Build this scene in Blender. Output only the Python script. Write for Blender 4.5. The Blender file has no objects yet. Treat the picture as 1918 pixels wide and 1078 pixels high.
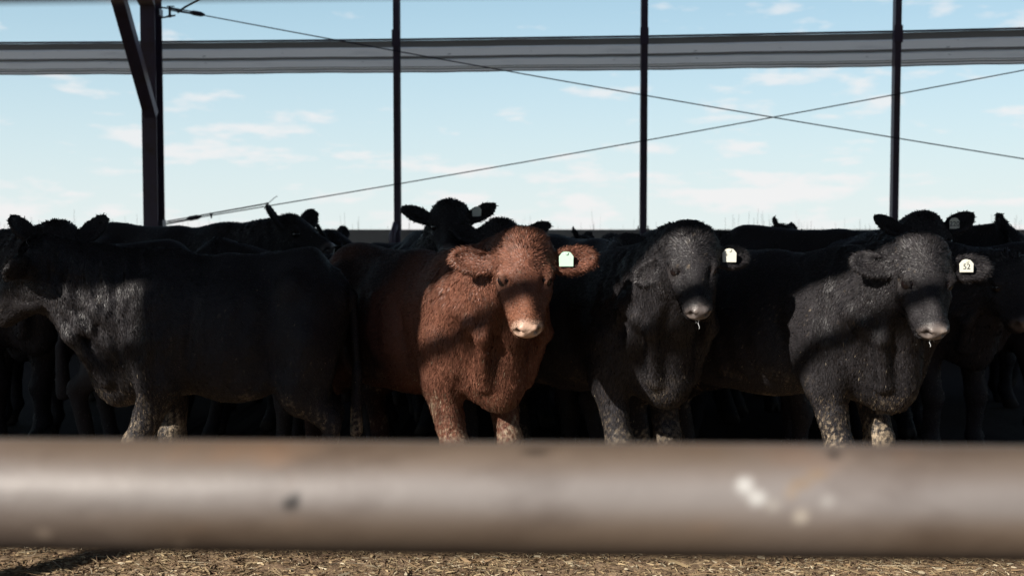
import bpy, bmesh, math, random
import numpy as np
from mathutils import Vector, Matrix

R = math.radians
C = bpy.context.scene.collection
random.seed(5); RNG = np.random.default_rng(11)

# ------------------------------------------------------------------ camera
F_PX = 2150.0; CAM_Z = 1.30; PITCH = math.atan(110.0 / F_PX)
sc = bpy.context.scene
cam_data = bpy.data.cameras.new('camera'); cam = bpy.data.objects.new('camera', cam_data); C.objects.link(cam)
cam.location = (0, 0, CAM_Z); cam.rotation_euler = (math.pi / 2 - PITCH, 0, 0)
cam_data.sensor_width = 36; cam_data.lens = 36 * F_PX / 1918
cam_data.clip_start = 0.05; cam_data.clip_end = 6000
cam_data.dof.use_dof = True; cam_data.dof.focus_distance = 4.65; cam_data.dof.aperture_fstop = 3.3
sc.camera = cam

# ------------------------------------------------------------------ light
SUN_AZ = 43.0; SUN_EL = 28.5       # the sun stands behind the camera, to its left
world = bpy.data.worlds.new('World'); sc.world = world; world.use_nodes = True
nt = world.node_tree; nt.nodes.clear()
def N(nt, t, **kw):
    n = nt.nodes.new(t)
    for k, v in kw.items():
        if k in n.inputs.keys() if isinstance(k, str) else False: n.inputs[k].default_value = v
        else: setattr(n, k, v)
    return n
out = N(nt, 'ShaderNodeOutputWorld'); bg = N(nt, 'ShaderNodeBackground')
sky = N(nt, 'ShaderNodeTexSky'); sky.sky_type = 'NISHITA'; sky.sun_disc = False
sky.sun_elevation = R(SUN_EL); sky.sun_rotation = R(180 + SUN_AZ)
sky.air_density = 1.0; sky.dust_density = 0.2; sky.ozone_density = 2.0
geo = N(nt, 'ShaderNodeTexCoord')
def math_n(nt, op, a, b=None, c=None, clamp=False):
    n = nt.nodes.new('ShaderNodeMath'); n.operation = op; n.use_clamp = clamp
    for i, v in enumerate((a, b, c)):
        if v is None: continue
        if isinstance(v, (int, float)): n.inputs[i].default_value = v
        else: nt.links.new(v, n.inputs[i])
    return n.outputs[0]
mp = N(nt, 'ShaderNodeMapping'); mp.inputs['Scale'].default_value = (9.0, 9.0, 36.0); mp.inputs['Location'].default_value = (1.3, 0.4, 2.2)
nt.links.new(geo.outputs['Generated'], mp.inputs['Vector'])
cn = N(nt, 'ShaderNodeTexNoise'); cn.inputs['Scale'].default_value = 1.9; cn.inputs['Detail'].default_value = 7; cn.inputs['Roughness'].default_value = 0.55
nt.links.new(mp.outputs[0], cn.inputs['Vector'])
cr = N(nt, 'ShaderNodeValToRGB'); cr.color_ramp.elements[0].position = 0.53; cr.color_ramp.elements[1].position = 0.66
sep = N(nt, 'ShaderNodeSeparateXYZ'); nt.links.new(geo.outputs['Generated'], sep.inputs[0])
big = N(nt, 'ShaderNodeTexNoise'); big.inputs['Scale'].default_value = 1.0; big.inputs['Detail'].default_value = 2
mp2 = N(nt, 'ShaderNodeMapping'); mp2.inputs['Scale'].default_value = (4.0, 4.0, 22.0); mp2.inputs['Location'].default_value = (0.7, 3.4, 0.2)
nt.links.new(geo.outputs['Generated'], mp2.inputs['Vector']); nt.links.new(mp2.outputs[0], big.inputs['Vector'])
lowband = N(nt, 'ShaderNodeMapRange'); lowband.inputs['From Min'].default_value = 0.035; lowband.inputs['From Max'].default_value = 0.075; lowband.inputs['To Min'].default_value = 0.055; lowband.inputs['To Max'].default_value = -0.035
nt.links.new(sep.outputs['Z'], lowband.inputs['Value'])
shifted = math_n(nt, 'ADD', math_n(nt, 'ADD', cn.outputs['Fac'], lowband.outputs[0]), math_n(nt, 'MULTIPLY', math_n(nt, 'SUBTRACT', big.outputs['Fac'], 0.5), 0.55))
nt.links.new(shifted, cr.inputs['Fac'])
# cumulus lies mostly low over the horizon
cden = N(nt, 'ShaderNodeMapRange'); cden.inputs['From Min'].default_value = 0.03; cden.inputs['From Max'].default_value = 0.30
cden.inputs['To Min'].default_value = 0.8; cden.inputs['To Max'].default_value = 0.35
nt.links.new(sep.outputs['Z'], cden.inputs['Value'])
cf = math_n(nt, 'MULTIPLY', cr.outputs[0], cden.outputs[0])
# thin whitish air near the horizon
hz = N(nt, 'ShaderNodeMapRange'); hz.inputs['From Min'].default_value = 0.0; hz.inputs['From Max'].default_value = 0.42
hz.inputs['To Min'].default_value = 0.96; hz.inputs['To Max'].default_value = 0.0; hz.interpolation_type = 'LINEAR'
nt.links.new(sep.outputs['Z'], hz.inputs['Value'])
wz = N(nt, 'ShaderNodeMapRange'); wz.inputs['From Min'].default_value = 0.0; wz.inputs['From Max'].default_value = 0.20; nt.links.new(sep.outputs['Z'], wz.inputs['Value'])
wc = N(nt, 'ShaderNodeMix'); wc.data_type = 'RGBA'; nt.links.new(wz.outputs[0], wc.inputs[0]); wc.inputs[6].default_value = (10.9, 12.1, 12.1, 1); wc.inputs[7].default_value = (8.4, 12.7, 15.0, 1)
tint = N(nt, 'ShaderNodeMix'); tint.data_type = 'RGBA'; tint.blend_type = 'MIX'
nt.links.new(hz.outputs[0], tint.inputs[0]); nt.links.new(sky.outputs[0], tint.inputs[6]); nt.links.new(wc.outputs[2], tint.inputs[7])
cm = N(nt, 'ShaderNodeMix'); cm.data_type = 'RGBA'
nt.links.new(cf, cm.inputs[0]); nt.links.new(tint.outputs[2], cm.inputs[6]); cm.inputs[7].default_value = (12.5, 12.2, 12.2, 1)
nt.links.new(cm.outputs[2], bg.inputs['Color']); bg.inputs['Strength'].default_value = 0.05
nt.links.new(bg.outputs[0], out.inputs[0])

sd = bpy.data.lights.new('sun', 'SUN'); sd.energy = 5.0; sd.angle = R(0.5); sd.color = (1.0, 0.93, 0.83)
sun = bpy.data.objects.new('sun', sd); C.objects.link(sun)
L = Vector((math.sin(R(SUN_AZ)) * math.cos(R(SUN_EL)), math.cos(R(SUN_AZ)) * math.cos(R(SUN_EL)), -math.sin(R(SUN_EL))))
sun.rotation_euler = L.to_track_quat('-Z', 'Y').to_euler(); sun.location = (-20, -20, 20)
sc.view_settings.view_transform = 'Standard'; sc.view_settings.look = 'None'
sc.view_settings.exposure = 0.55; sc.view_settings.gamma = 1.0
sc.render.engine = 'CYCLES'

# ------------------------------------------------------------------ helpers
def ray(px, py):
    d = Vector(((px - 959) / F_PX, 1.0, (539 - py) / F_PX))
    c, s = math.cos(-PITCH), math.sin(-PITCH)
    return Vector((d.x, d.y * c - d.z * s, d.y * s + d.z * c))
def at(px, py, Y):
    d = ray(px, py); t = Y / d.y
    return Vector((d.x * t, Y, CAM_Z + d.z * t))
WALL_Y0 = 11.98; WALL_K = -0.0934
def wall_y(X, off=0.0): return WALL_Y0 + WALL_K * X + off
def on_wall(px, py, off=0.0):
    d = ray(px, py); t = (WALL_Y0 + off) / (d.y - WALL_K * d.x)
    return Vector((d.x * t, d.y * t, CAM_Z + d.z * t))

def tag(o, label=None, cat=None, group=None, kind=None):
    if label: o['label'] = label
    if cat: o['category'] = cat
    if group: o['group'] = group
    if kind: o['kind'] = kind
    return o
def empty(name, loc, label=None, cat=None, group=None, rz=0):
    o = bpy.data.objects.new(name, None); C.objects.link(o); o.location = loc; o.rotation_euler = (0, 0, rz)
    o.empty_display_size = 0.1
    return tag(o, label, cat, group)
def mesh_obj(name, me, mats=(), parent=None, smooth=False):
    o = bpy.data.objects.new(name, me); C.objects.link(o)
    for m in mats: me.materials.append(m)
    if parent: o.parent = parent
    if smooth:
        me.polygons.foreach_set('use_smooth', np.ones(len(me.polygons), dtype=bool))
    return o
def bm_obj(name, bm, mats, parent=None, smooth=False):
    me = bpy.data.meshes.new(name); bm.normal_update(); bm.to_mesh(me); bm.free()
    return mesh_obj(name, me, mats, parent, smooth)
def np_mesh(name, V, Fs, attrs=None):
    """V (n,3); Fs list of (m,k) int arrays"""
    me = bpy.data.meshes.new(name)
    V = np.ascontiguousarray(V, dtype=np.float32)
    me.vertices.add(len(V)); me.vertices.foreach_set('co', V.ravel())
    loops = np.concatenate([f.ravel() for f in Fs]).astype(np.int32)
    tot = np.concatenate([np.full(len(f), f.shape[1], dtype=np.int32) for f in Fs])
    start = np.concatenate([[0], np.cumsum(tot)[:-1]]).astype(np.int32)
    me.loops.add(len(loops)); me.loops.foreach_set('vertex_index', loops)
    me.polygons.add(len(tot)); me.polygons.foreach_set('loop_start', start)
    me.update(calc_edges=True); me.validate()
    for k, a in (attrs or {}).items():
        c = np.ones((len(V), 4), dtype=np.float32); c[:, :a.shape[1]] = a
        at_ = me.color_attributes.new(k, 'FLOAT_COLOR', 'POINT'); at_.data.foreach_set('color', c.ravel())
    return me
def add_box(bm, x0, x1, y0, y1, z0, z1, M=None):
    vs = [bm.verts.new((x, y, z)) for x in (x0, x1) for y in (y0, y1) for z in (z0, z1)]
    if M is not None:
        for v in vs: v.co = M @ v.co
    for f in ((0, 1, 3, 2), (4, 6, 7, 5), (0, 4, 5, 1), (2, 3, 7, 6), (0, 2, 6, 4), (1, 5, 7, 3)):
        bm.faces.new([vs[i] for i in f])
def add_tube(bm, pts, r, n=10, caps=True):
    pts = [Vector(p) for p in pts]; rings = []
    rr = r if isinstance(r, (list, tuple)) else [r] * len(pts)
    for i, p in enumerate(pts):
        a = pts[max(0, i - 1)]; b = pts[min(len(pts) - 1, i + 1)]
        t = (b - a).normalized(); u = t.orthogonal().normalized() if abs(t.z) > 0.9 else t.cross(Vector((0, 0, 1))).normalized()
        w = t.cross(u)
        rings.append([bm.verts.new(p + (u * math.cos(2 * math.pi * k / n) + w * math.sin(2 * math.pi * k / n)) * rr[i]) for k in range(n)])
    for A, B in zip(rings, rings[1:]):
        for k in range(n): bm.faces.new((A[k], A[(k + 1) % n], B[(k + 1) % n], B[k]))
    if caps: bm.faces.new(rings[0][::-1]); bm.faces.new(rings[-1])
def bar(bm, a, b, w, d, up=Vector((0, 0, 1))):
    """box beam from a to b, w across, d deep"""
    a = Vector(a); b = Vector(b); t = (b - a); Ln = t.length; t.normalize()
    s = t.cross(up)
    if s.length < 1e-3: s = Vector((1, 0, 0))
    s.normalize(); n = s.cross(t)
    M = Matrix((( s.x, t.x, n.x, a.x), (s.y, t.y, n.y, a.y), (s.z, t.z, n.z, a.z), (0, 0, 0, 1)))
    add_box(bm, -w / 2, w / 2, 0, Ln, -d / 2, d / 2, M)

# ------------------------------------------------------------------ materials
def mat(name, col, rough=0.8, metal=0.0, spec=0.4, noise=None, bump=None, attr=None, coat=0.0, objspace=True):
    """noise = list of (scale, colour2, lo, hi[, stretch xyz]); bump = (scale, strength, distance)"""
    m = bpy.data.materials.new(name); m.use_nodes = True; nt = m.node_tree; nt.nodes.clear()
    o = nt.nodes.new('ShaderNodeOutputMaterial'); b = nt.nodes.new('ShaderNodeBsdfPrincipled'); nt.links.new(b.outputs[0], o.inputs[0])
    b.inputs['Roughness'].default_value = rough; b.inputs['Metallic'].default_value = metal
    b.inputs['Specular IOR Level'].default_value = spec; b.inputs['Coat Weight'].default_value = coat
    tc = nt.nodes.new('ShaderNodeTexCoord'); src = tc.outputs['Object']
    if attr:
        a = nt.nodes.new('ShaderNodeAttribute'); a.attribute_name = attr; cur = a.outputs['Color']
    else:
        rgb = nt.nodes.new('ShaderNodeRGB'); rgb.outputs[0].default_value = (*col, 1); cur = rgb.outputs[0]
    for it in (noise or []):
        scale, c2, lo, hi = it[:4]; st = it[4] if len(it) > 4 else (1, 1, 1)
        mp = nt.nodes.new('ShaderNodeMapping'); mp.inputs['Scale'].default_value = st; nt.links.new(src, mp.inputs['Vector'])
        n = nt.nodes.new('ShaderNodeTexNoise'); n.inputs['Scale'].default_value = scale; n.inputs['Detail'].default_value = 6; n.inputs['Roughness'].default_value = 0.6
        nt.links.new(mp.outputs[0], n.inputs['Vector'])
        r = nt.nodes.new('ShaderNodeMapRange'); r.inputs['From Min'].default_value = lo; r.inputs['From Max'].default_value = hi
        nt.links.new(n.outputs['Fac'], r.inputs['Value'])
        x = nt.nodes.new('ShaderNodeMix'); x.data_type = 'RGBA'; nt.links.new(r.outputs[0], x.inputs[0]); nt.links.new(cur, x.inputs[6]); x.inputs[7].default_value = (*c2, 1)
        if len(it) > 5: x.blend_type = it[5]
        cur = x.outputs[2]
    nt.links.new(cur, b.inputs['Base Color'])
    if bump:
        n = nt.nodes.new('ShaderNodeTexNoise'); n.inputs['Scale'].default_value = bump[0]; n.inputs['Detail'].default_value = 5
        nt.links.new(src, n.inputs['Vector']); bp = nt.nodes.new('ShaderNodeBump'); bp.inputs['Strength'].default_value = bump[1]; bp.inputs['Distance'].default_value = bump[2]
        nt.links.new(n.outputs['Fac'], bp.inputs['Height']); nt.links.new(bp.outputs[0], b.inputs['Normal'])
    return m
M = {}
M['steel'] = mat('dark_painted_steel', (0.105, 0.080, 0.115), 0.5, 0.2, 0.5, [(6, (0.09, 0.06, 0.05), 0.5, 0.75)], (40, 0.15, 0.002))
M['galv'] = mat('galvanised_steel', (0.13, 0.14, 0.17), 0.45, 0.5, 0.5, [(9, (0.08, 0.08, 0.10), 0.45, 0.7, (1, 1, 0.2))])
M['cable'] = mat('cable_steel', (0.05, 0.045, 0.06), 0.5, 0.6)
M['sheet'] = mat('white_sheet_metal', (0.90, 0.88, 0.86), 0.45, 0.0, 0.4, [(3.0, (0.66, 0.65, 0.65), 0.55, 0.78, (0.25, 1, 3)), (30, (0.32, 0.31, 0.31), 0.66, 0.75, (0.35, 1, 1.0))])
def translucent(m, f):
    nt = m.node_tree; b = next(n for n in nt.nodes if n.type == 'BSDF_PRINCIPLED'); o = next(n for n in nt.nodes if n.type == 'OUTPUT_MATERIAL')
    t = nt.nodes.new('ShaderNodeBsdfTranslucent'); mx = nt.nodes.new('ShaderNodeMixShader'); mx.inputs[0].default_value = f
    nt.links.new(b.inputs['Base Color'].links[0].from_socket, t.inputs['Color'])
    nt.links.new(b.outputs[0], mx.inputs[1]); nt.links.new(t.outputs[0], mx.inputs[2]); nt.links.new(mx.outputs[0], o.inputs[0])
translucent(M['sheet'], 0.7)
M['sheetrib'] = mat('sheet_trim', (0.30, 0.29, 0.27), 0.55, 0.0, 0.4, [(4.0, (0.33, 0.32, 0.30), 0.5, 0.7, (0.3, 1, 3))])
translucent(M['sheetrib'], 0.3)
M['concrete'] = mat('rear_concrete', (0.50, 0.46, 0.43), 0.9, 0, 0.2, [(2.5, (0.36, 0.33, 0.31), 0.4, 0.7), (25, (0.38, 0.35, 0.32), 0.6, 0.75)], (30, 0.4, 0.01))
M['roof'] = mat('roof_sheet', (0.18, 0.18, 0.19), 0.6, 0.3)
M['tag_white'] = mat('tag_plastic_white', (0.80, 0.80, 0.70), 0.4, 0, 0.5, [(60, (0.55, 0.52, 0.42), 0.62, 0.75)])
M['tag_green'] = mat('tag_plastic_green', (0.60, 0.84, 0.68), 0.4, 0, 0.5, [(60, (0.30, 0.52, 0.36), 0.60, 0.75)])
M['tag_ink'] = mat('tag_ink', (0.05, 0.05, 0.05), 0.6)
M['eye'] = mat('eye', (0.012, 0.008, 0.008), 0.16, 0, 0.4)
M['drool'] = mat('drool', (0.75, 0.78, 0.80), 0.15, 0, 0.8)

# ------------------------------------------------------------------ setting
def fbm(x, y, seed, f0=1.0, octs=5):
    r = np.random.default_rng(seed); s = np.zeros_like(x); a = 1.0; f = f0; tot = 0
    for _ in range(octs):
        for _ in range(3):
            th = r.uniform(0, 2 * math.pi); ph = r.uniform(0, 6.28)
            s += a * np.sin((x * math.cos(th) + y * math.sin(th)) * f * 6.283 + ph) / 3
        tot += a; a *= 0.55; f *= 2.1
    return s / tot
def build_ground():
    m = mat('barn_ground', (0.22, 0.155, 0.10), 0.95, 0, 0.15,
            [(2.2, (0.16, 0.105, 0.07), 0.42, 0.66), (28, (0.42, 0.31, 0.19), 0.50, 0.68), (90, (0.07, 0.05, 0.04), 0.55, 0.68), (55, (0.45, 0.38, 0.28), 0.64, 0.74)], (70, 0.6, 0.012))
    # fine patch inside one sheet that reaches the horizon
    xs = np.concatenate([[-3000, -300, -40, -12], np.arange(-5, -2.2, 0.06), np.arange(-2.2, 2.2, 0.014), np.arange(2.2, 5.01, 0.06), [12, 40, 300, 3000]])
    ys = np.concatenate([[-300, -30, -5, 1], np.arange(2.6, 4.05, 0.06), np.arange(4.05, 4.95, 0.014), np.arange(4.95, 7.05, 0.06), [9, 14, 40, 300, 4000]])
    X, Y = np.meshgrid(xs, ys, indexing='ij')
    Z = 0.018 * fbm(X, Y, 3, 1.3, 5) + 0.012 * fbm(X, Y, 9, 7, 4)
    edge = (np.abs(X) > 5) | (Y < 2.7) | (Y > 7)
    Z[edge] = 0
    nx, ny = X.shape; V = np.stack([X, Y, Z], -1).reshape(-1, 3)
    i = np.arange(nx * ny).reshape(nx, ny)
    Fq = np.stack([i[:-1, :-1], i[1:, :-1], i[1:, 1:], i[:-1, 1:]], -1).reshape(-1, 4)
    nt = m.node_tree; b = next(x for x in nt.nodes if x.type == 'BSDF_PRINCIPLED'); src = b.inputs['Base Color'].links[0].from_socket
    tc = nt.nodes.new('ShaderNodeTexCoord'); sp = nt.nodes.new('ShaderNodeSeparateXYZ'); nt.links.new(tc.outputs['Object'], sp.inputs[0])
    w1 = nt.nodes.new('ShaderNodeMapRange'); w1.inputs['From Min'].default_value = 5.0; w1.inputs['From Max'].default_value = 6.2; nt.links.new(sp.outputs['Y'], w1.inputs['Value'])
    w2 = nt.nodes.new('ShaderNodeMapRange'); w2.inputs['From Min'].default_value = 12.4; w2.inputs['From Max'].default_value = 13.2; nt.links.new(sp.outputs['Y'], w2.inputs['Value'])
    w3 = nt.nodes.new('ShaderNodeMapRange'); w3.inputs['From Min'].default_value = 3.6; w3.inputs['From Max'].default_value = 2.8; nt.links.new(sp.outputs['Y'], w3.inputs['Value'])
    wet_or_dark = math_n(nt, 'ADD', math_n(nt, 'SUBTRACT', w1.outputs[0], w2.outputs[0], clamp=True), w3.outputs[0], clamp=True)  # darkens the herd's ground, and the front lane to cut bounced light
    mx = nt.nodes.new('ShaderNodeMix'); mx.data_type = 'RGBA'; nt.links.new(wet_or_dark, mx.inputs[0]); nt.links.new(src, mx.inputs[6]); mx.inputs[7].default_value = (0.035, 0.028, 0.024, 1); nt.links.new(mx.outputs[2], b.inputs['Base Color'])
    o = mesh_obj('ground', np_mesh('ground', V, [Fq]), [m], smooth=True); tag(o, kind='structure')
build_ground()

def strips(name, root, direc, length, width, cols, bend=0.25, seed=1):
    """many thin bent blades as one mesh; root (n,3), direc (n,3) unit"""
    n = len(root); r = np.random.default_rng(seed)
    side = np.cross(direc, r.normal(size=(n, 3))); side /= np.linalg.norm(side, axis=1)[:, None] + 1e-9
    w = side * width[:, None] * 0.5; bnd = np.cross(direc, side) * (length * bend * r.uniform(-1, 1, n))[:, None]
    mid = root + direc * length[:, None] * 0.5 + bnd * 0.5; tip = root + direc * length[:, None] + bnd * 0.2
    V = np.stack([root - w, root + w, mid - w, mid + w, tip - w * 0.4, tip + w * 0.4], 1).reshape(-1, 3)
    b = (np.arange(n) * 6)[:, None]
    F = np.concatenate([b + [0, 1, 3, 2], b + [2, 3, 5, 4]])
    return np_mesh(name, V, [F], {'Col': np.repeat(cols, 6, axis=0)})
def build_straw():
    r = np.random.default_rng(4); n = 70000
    X = r.uniform(-3.0, 3.0, n); Y = np.where(r.uniform(0, 1, n) < .7, r.uniform(4.05, 4.95, n), r.uniform(3.4, 6.6, n))
    cl = fbm(X, Y, 8, 1.6, 3); keep = r.uniform(-0.8, 0.9, n) < cl + 0.25; X = X[keep]; Y = Y[keep]; n = len(X)
    th = r.uniform(0, 6.283, n); tz = r.uniform(-0.10, 0.30, n)
    d = np.stack([np.cos(th), np.sin(th), tz], -1); d /= np.linalg.norm(d, axis=1)[:, None]
    ln = np.where(r.uniform(0, 1, n) < .93, r.gamma(2.5, 0.008, n).clip(0.006, 0.05), r.gamma(3, .03, n).clip(.03, .22)); w = r.uniform(0.002, 0.0065, n) * np.where(ln > .05, .5, 1); w = np.where(r.uniform(0, 1, n) < .03, .012, w)
    base = np.array([[0.42, 0.32, 0.19], [0.28, 0.19, 0.11], [0.56, 0.48, 0.34], [0.13, 0.085, 0.055]])[r.choice(4, n, p=[.34, .34, .12, .20])] * r.uniform(0.55, 0.95, n)[:, None]
    z = 0.018 * fbm(X, Y, 3, 1.3, 5) + 0.012 * fbm(X, Y, 9, 7, 4) + 0.003
    me = strips('straw', np.stack([X, Y, z], -1), d, ln, w, base, 0.3, 2)
    o = mesh_obj('straw_litter', me, [mat('straw', (0, 0, 0), 0.85, attr='Col', spec=0.2)])
    tag(o, 'dry straw and wood chips scattered on the dirt in front of the cattle', 'straw', kind='stuff')
build_straw()

# low rear wall
def build_wall():
    bm = bmesh.new()
    xa, xb = -13.0, 13.0; n = 52
    for k in range(n):
        pass
    A = Vector((xa, wall_y(xa, 0.10), 0)); B = Vector((xb, wall_y(xb, 0.10), 0))
    t = (B - A).normalized(); s = Vector((-t.y, t.x, 0))
    Mx = Matrix(((t.x, s.x, 0, A.x), (t.y, s.y, 0, A.y), (0, 0, 1, 0), (0, 0, 0, 1)))
    add_box(bm, 0, (B - A).length, 0, 0.18, -0.1, 1.295, Mx)
    bmesh.ops.bevel(bm, geom=bm.edges[:], offset=0.008, segments=2, affect='EDGES')
    root = empty('rear_wall', A, 'low grey concrete wall behind the herd, below the open bays', 'wall')
    w = bm_obj('wall_panel', bm, [M['concrete']]); w.parent = root; w.location = -A
build_wall()

# column, posts, sheet band, cables
def build_column():
    p = on_wall(296, 430); X = p.x; Y = wall_y(X, 0)
    root = empty('steel_column', (X, Y, 0), 'wide dark steel column with a slanted knee brace, left of the slim posts', 'column')
    bm = bmesh.new(); w = 0.155; d = 0.25
    add_box(bm, -w / 2, w / 2, -d, -d + 0.014, 0, 4.3)
    add_box(bm, -w / 2, w / 2, -0.014, 0, 0, 4.3)
    add_box(bm, -0.006, 0.006, -d + 0.014, -0.014, 0, 4.3)
    bmesh.ops.bevel(bm, geom=bm.edges[:], offset=0.003, segments=1, affect='EDGES')
    bm_obj('shaft', bm, [M['steel']], root)
    # knee brace rising towards the camera
    low = on_wall(283, 205, -0.28); Yt = 11.1; hi = at(212, -40, Yt)
    bm = bmesh.new(); o = Vector((X, Y, 0))
    bar(bm, low - o + Vector((0, 0, -0.06)), hi - o, 0.13, 0.10)
    bmesh.ops.bevel(bm, geom=bm.edges[:], offset=0.004, segments=1, affect='EDGES')
    bm_obj('knee_brace', bm, [M['steel']], root)
    # haunch gusset under the rafter
    bm = bmesh.new()
    g = [Vector((0, -0.25, 3.62)), Vector((0, -0.75, 3.86)), Vector((0, -0.75, 4.25)), Vector((0, -0.25, 4.25))]
    vs = [[bm.verts.new(v + Vector((sx, 0, 0))) for v in g] for sx in (-0.08, 0.08)]
    bm.faces.new(vs[0]); bm.faces.new(vs[1][::-1])
    for k in range(4): bm.faces.new((vs[0][k], vs[1][k], vs[1][(k + 1) % 4], vs[0][(k + 1) % 4]))
    bm_obj('haunch', bm, [M['steel']], root)
    # bracket plates for the cables
    for z in (on_wall(310, 418, -0.12).z, on_wall(318, 24, -0.12).z):
        bm = bmesh.new(); add_box(bm, w / 2, w / 2 + 0.035, -0.20, -0.08, z - 0.035, z + 0.035)
        bm_obj('cable_bracket', bm, [M['galv']], root)
    return root
build_column()

post_px = [(744, 745), (1207, 1203), (1680, 1671), (2160, 2150)]
labels = ['slim dark steel post right of the wide column, with a bent foot on the wall',
          'slim dark steel post above the head of the middle black calf',
          'slim dark steel post rising behind the tagged black head at right',
          'slim steel post outside the right edge of the photo']
post_pos = []
for i, ((xt, xb), lb) in enumerate(zip(post_px, labels)):
    p = on_wall(xb, 430); X = p.x; Y = wall_y(X, 0); post_pos.append(X)
    if i == 3: continue
    root = empty('wall_post', (X, Y, 0), lb, 'post', 'slim posts between the open bays')
    bm = bmesh.new(); w = 0.062
    add_box(bm, -w / 2, w / 2, -0.09, -0.086, 1.0, 4.3); add_box(bm, -w / 2, -w / 2 + 0.004, -0.086, 0, 1.0, 4.3); add_box(bm, w / 2 - 0.004, w / 2, -0.086, 0.0, 1.0, 4.3)
    bm_obj('channel', bm, [M['steel']], root)
    bm = bmesh.new(); add_box(bm, w / 2 + 0.0005, w / 2 + 0.010, -0.05, -0.005, 1.29, 4.3)
    bm_obj('edge_strip', bm, [M['galv']], root)
    bm = bmesh.new(); add_box(bm, -w / 2 - 0.012, w / 2 + 0.012, -0.098, -0.0915, on_wall(xb, 75).z - 0.08 + 0.02 * i, on_wall(xb, 75).z + 0.09 + 0.02 * i)
    bm_obj('splice_plate', bm, [M['steel']], root)
    bm = bmesh.new()
    if i == 0:
        add_tube(bm, [(-0.012, -0.06, 1.36), (-0.02, -0.10, 1.31), (-0.045, -0.13, 1.24), (-0.05, -0.13, 1.05)], 0.035, 10)
        bm_obj('foot_pipe', bm, [M['steel']], root, True)
    else:
        add_box(bm, -w / 2 - 0.03, w / 2 + 0.03, -0.10, 0.06, 1.296, 1.304)
        for sx in (-1, 1): add_tube(bm, [(sx * 0.05, -0.07, 1.30), (sx * 0.05, -0.07, 1.335)], 0.006, 6)
        bm_obj('foot_plate', bm, [M['steel']], root)

def build_band():
    # white ribbed sheet band; one sheet per bay, fixed to the outside of the posts
    knots = [(-470, 84, 141), (-170, 83, 140.5), (288, 80.5, 139.5), (745, 76, 136), (1204, 70, 131), (1675, 61, 124.5), (2155, 49, 116)]
    lbs = ['white ribbed sheet metal band in the bay at the far left edge', None,
           'white ribbed sheet metal band between the wide column and the first slim post',
           'white ribbed sheet metal band between the first and second slim posts',
           'white ribbed sheet metal band between the second and third slim posts',
           'white ribbed sheet metal band right of the third slim post, cut by the frame']
    # profile: (fraction from top, outward depth, trim?) 
    prof = [(0.0, 0.0, 1), (0.055, -0.018, 1), (0.20, 0.006, 0), (0.235, 0.020, 0), (0.475, 0.020, 1), (0.52, -0.016, 1), (0.575, -0.016, 0), (0.60, 0.016, 0), (0.80, 0.018, 1), (0.835, -0.012, 0), (0.875, -0.012, 1), (0.90, 0.008, 0), (0.955, 0.008, 1), (1.0, -0.008, 1)]
    for b in range(1, len(knots) - 1):
        (x0, t0, b0), (x1, t1, b1) = knots[b], knots[b + 1]
        root = None
        P = [on_wall(x0 + 1, t0, 0.03), on_wall(x0 + 1, b0, 0.03), on_wall(x1 - 1, t1, 0.03), on_wall(x1 - 1, b1, 0.03)]
        lb = lbs[b] or 'white ribbed sheet metal band left of the wide column'
        root = empty('sheet_band', (P[0].x, P[0].y, P[1].z), lb, 'metal sheet', 'ribbed sheet bands above the open bays')
        o = Vector(root.location)
        bm = bmesh.new(); nseg = 40; grid = []
        for s in range(nseg + 1):
            u = s / nseg; T = P[0].lerp(P[2], u); Bt = P[1].lerp(P[3], u); row = []
            wob = 0.002 * math.sin(u * 9 + b) + 0.001 * math.sin(u * 31 + 2 * b)
            for (f, dz, tr) in prof:
                q = T.lerp(Bt, f) - o; q.y += dz + 0.02; q.z += wob * (0.4 + f)
                row.append(bm.verts.new(q))
            grid.append(row)
        for s in range(nseg):
            for k in range(len(prof) - 1):
                f = bm.faces.new((grid[s][k], grid[s + 1][k], grid[s + 1][k + 1], grid[s][k + 1]))
                f.material_index = prof[k][2]
        bm_obj('ribbed_sheet', bm, [M['sheet'], M['sheetrib']], root)
        bm = bmesh.new(); a = P[0] - o; c = P[2] - o
        bar(bm, a + Vector((0, -0.008, 0.008)), c + Vector((0, -0.008, 0.008)), 0.045, 0.014)
        bm_obj('top_rail', bm, [M['steel']], root)
build_band()

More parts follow.
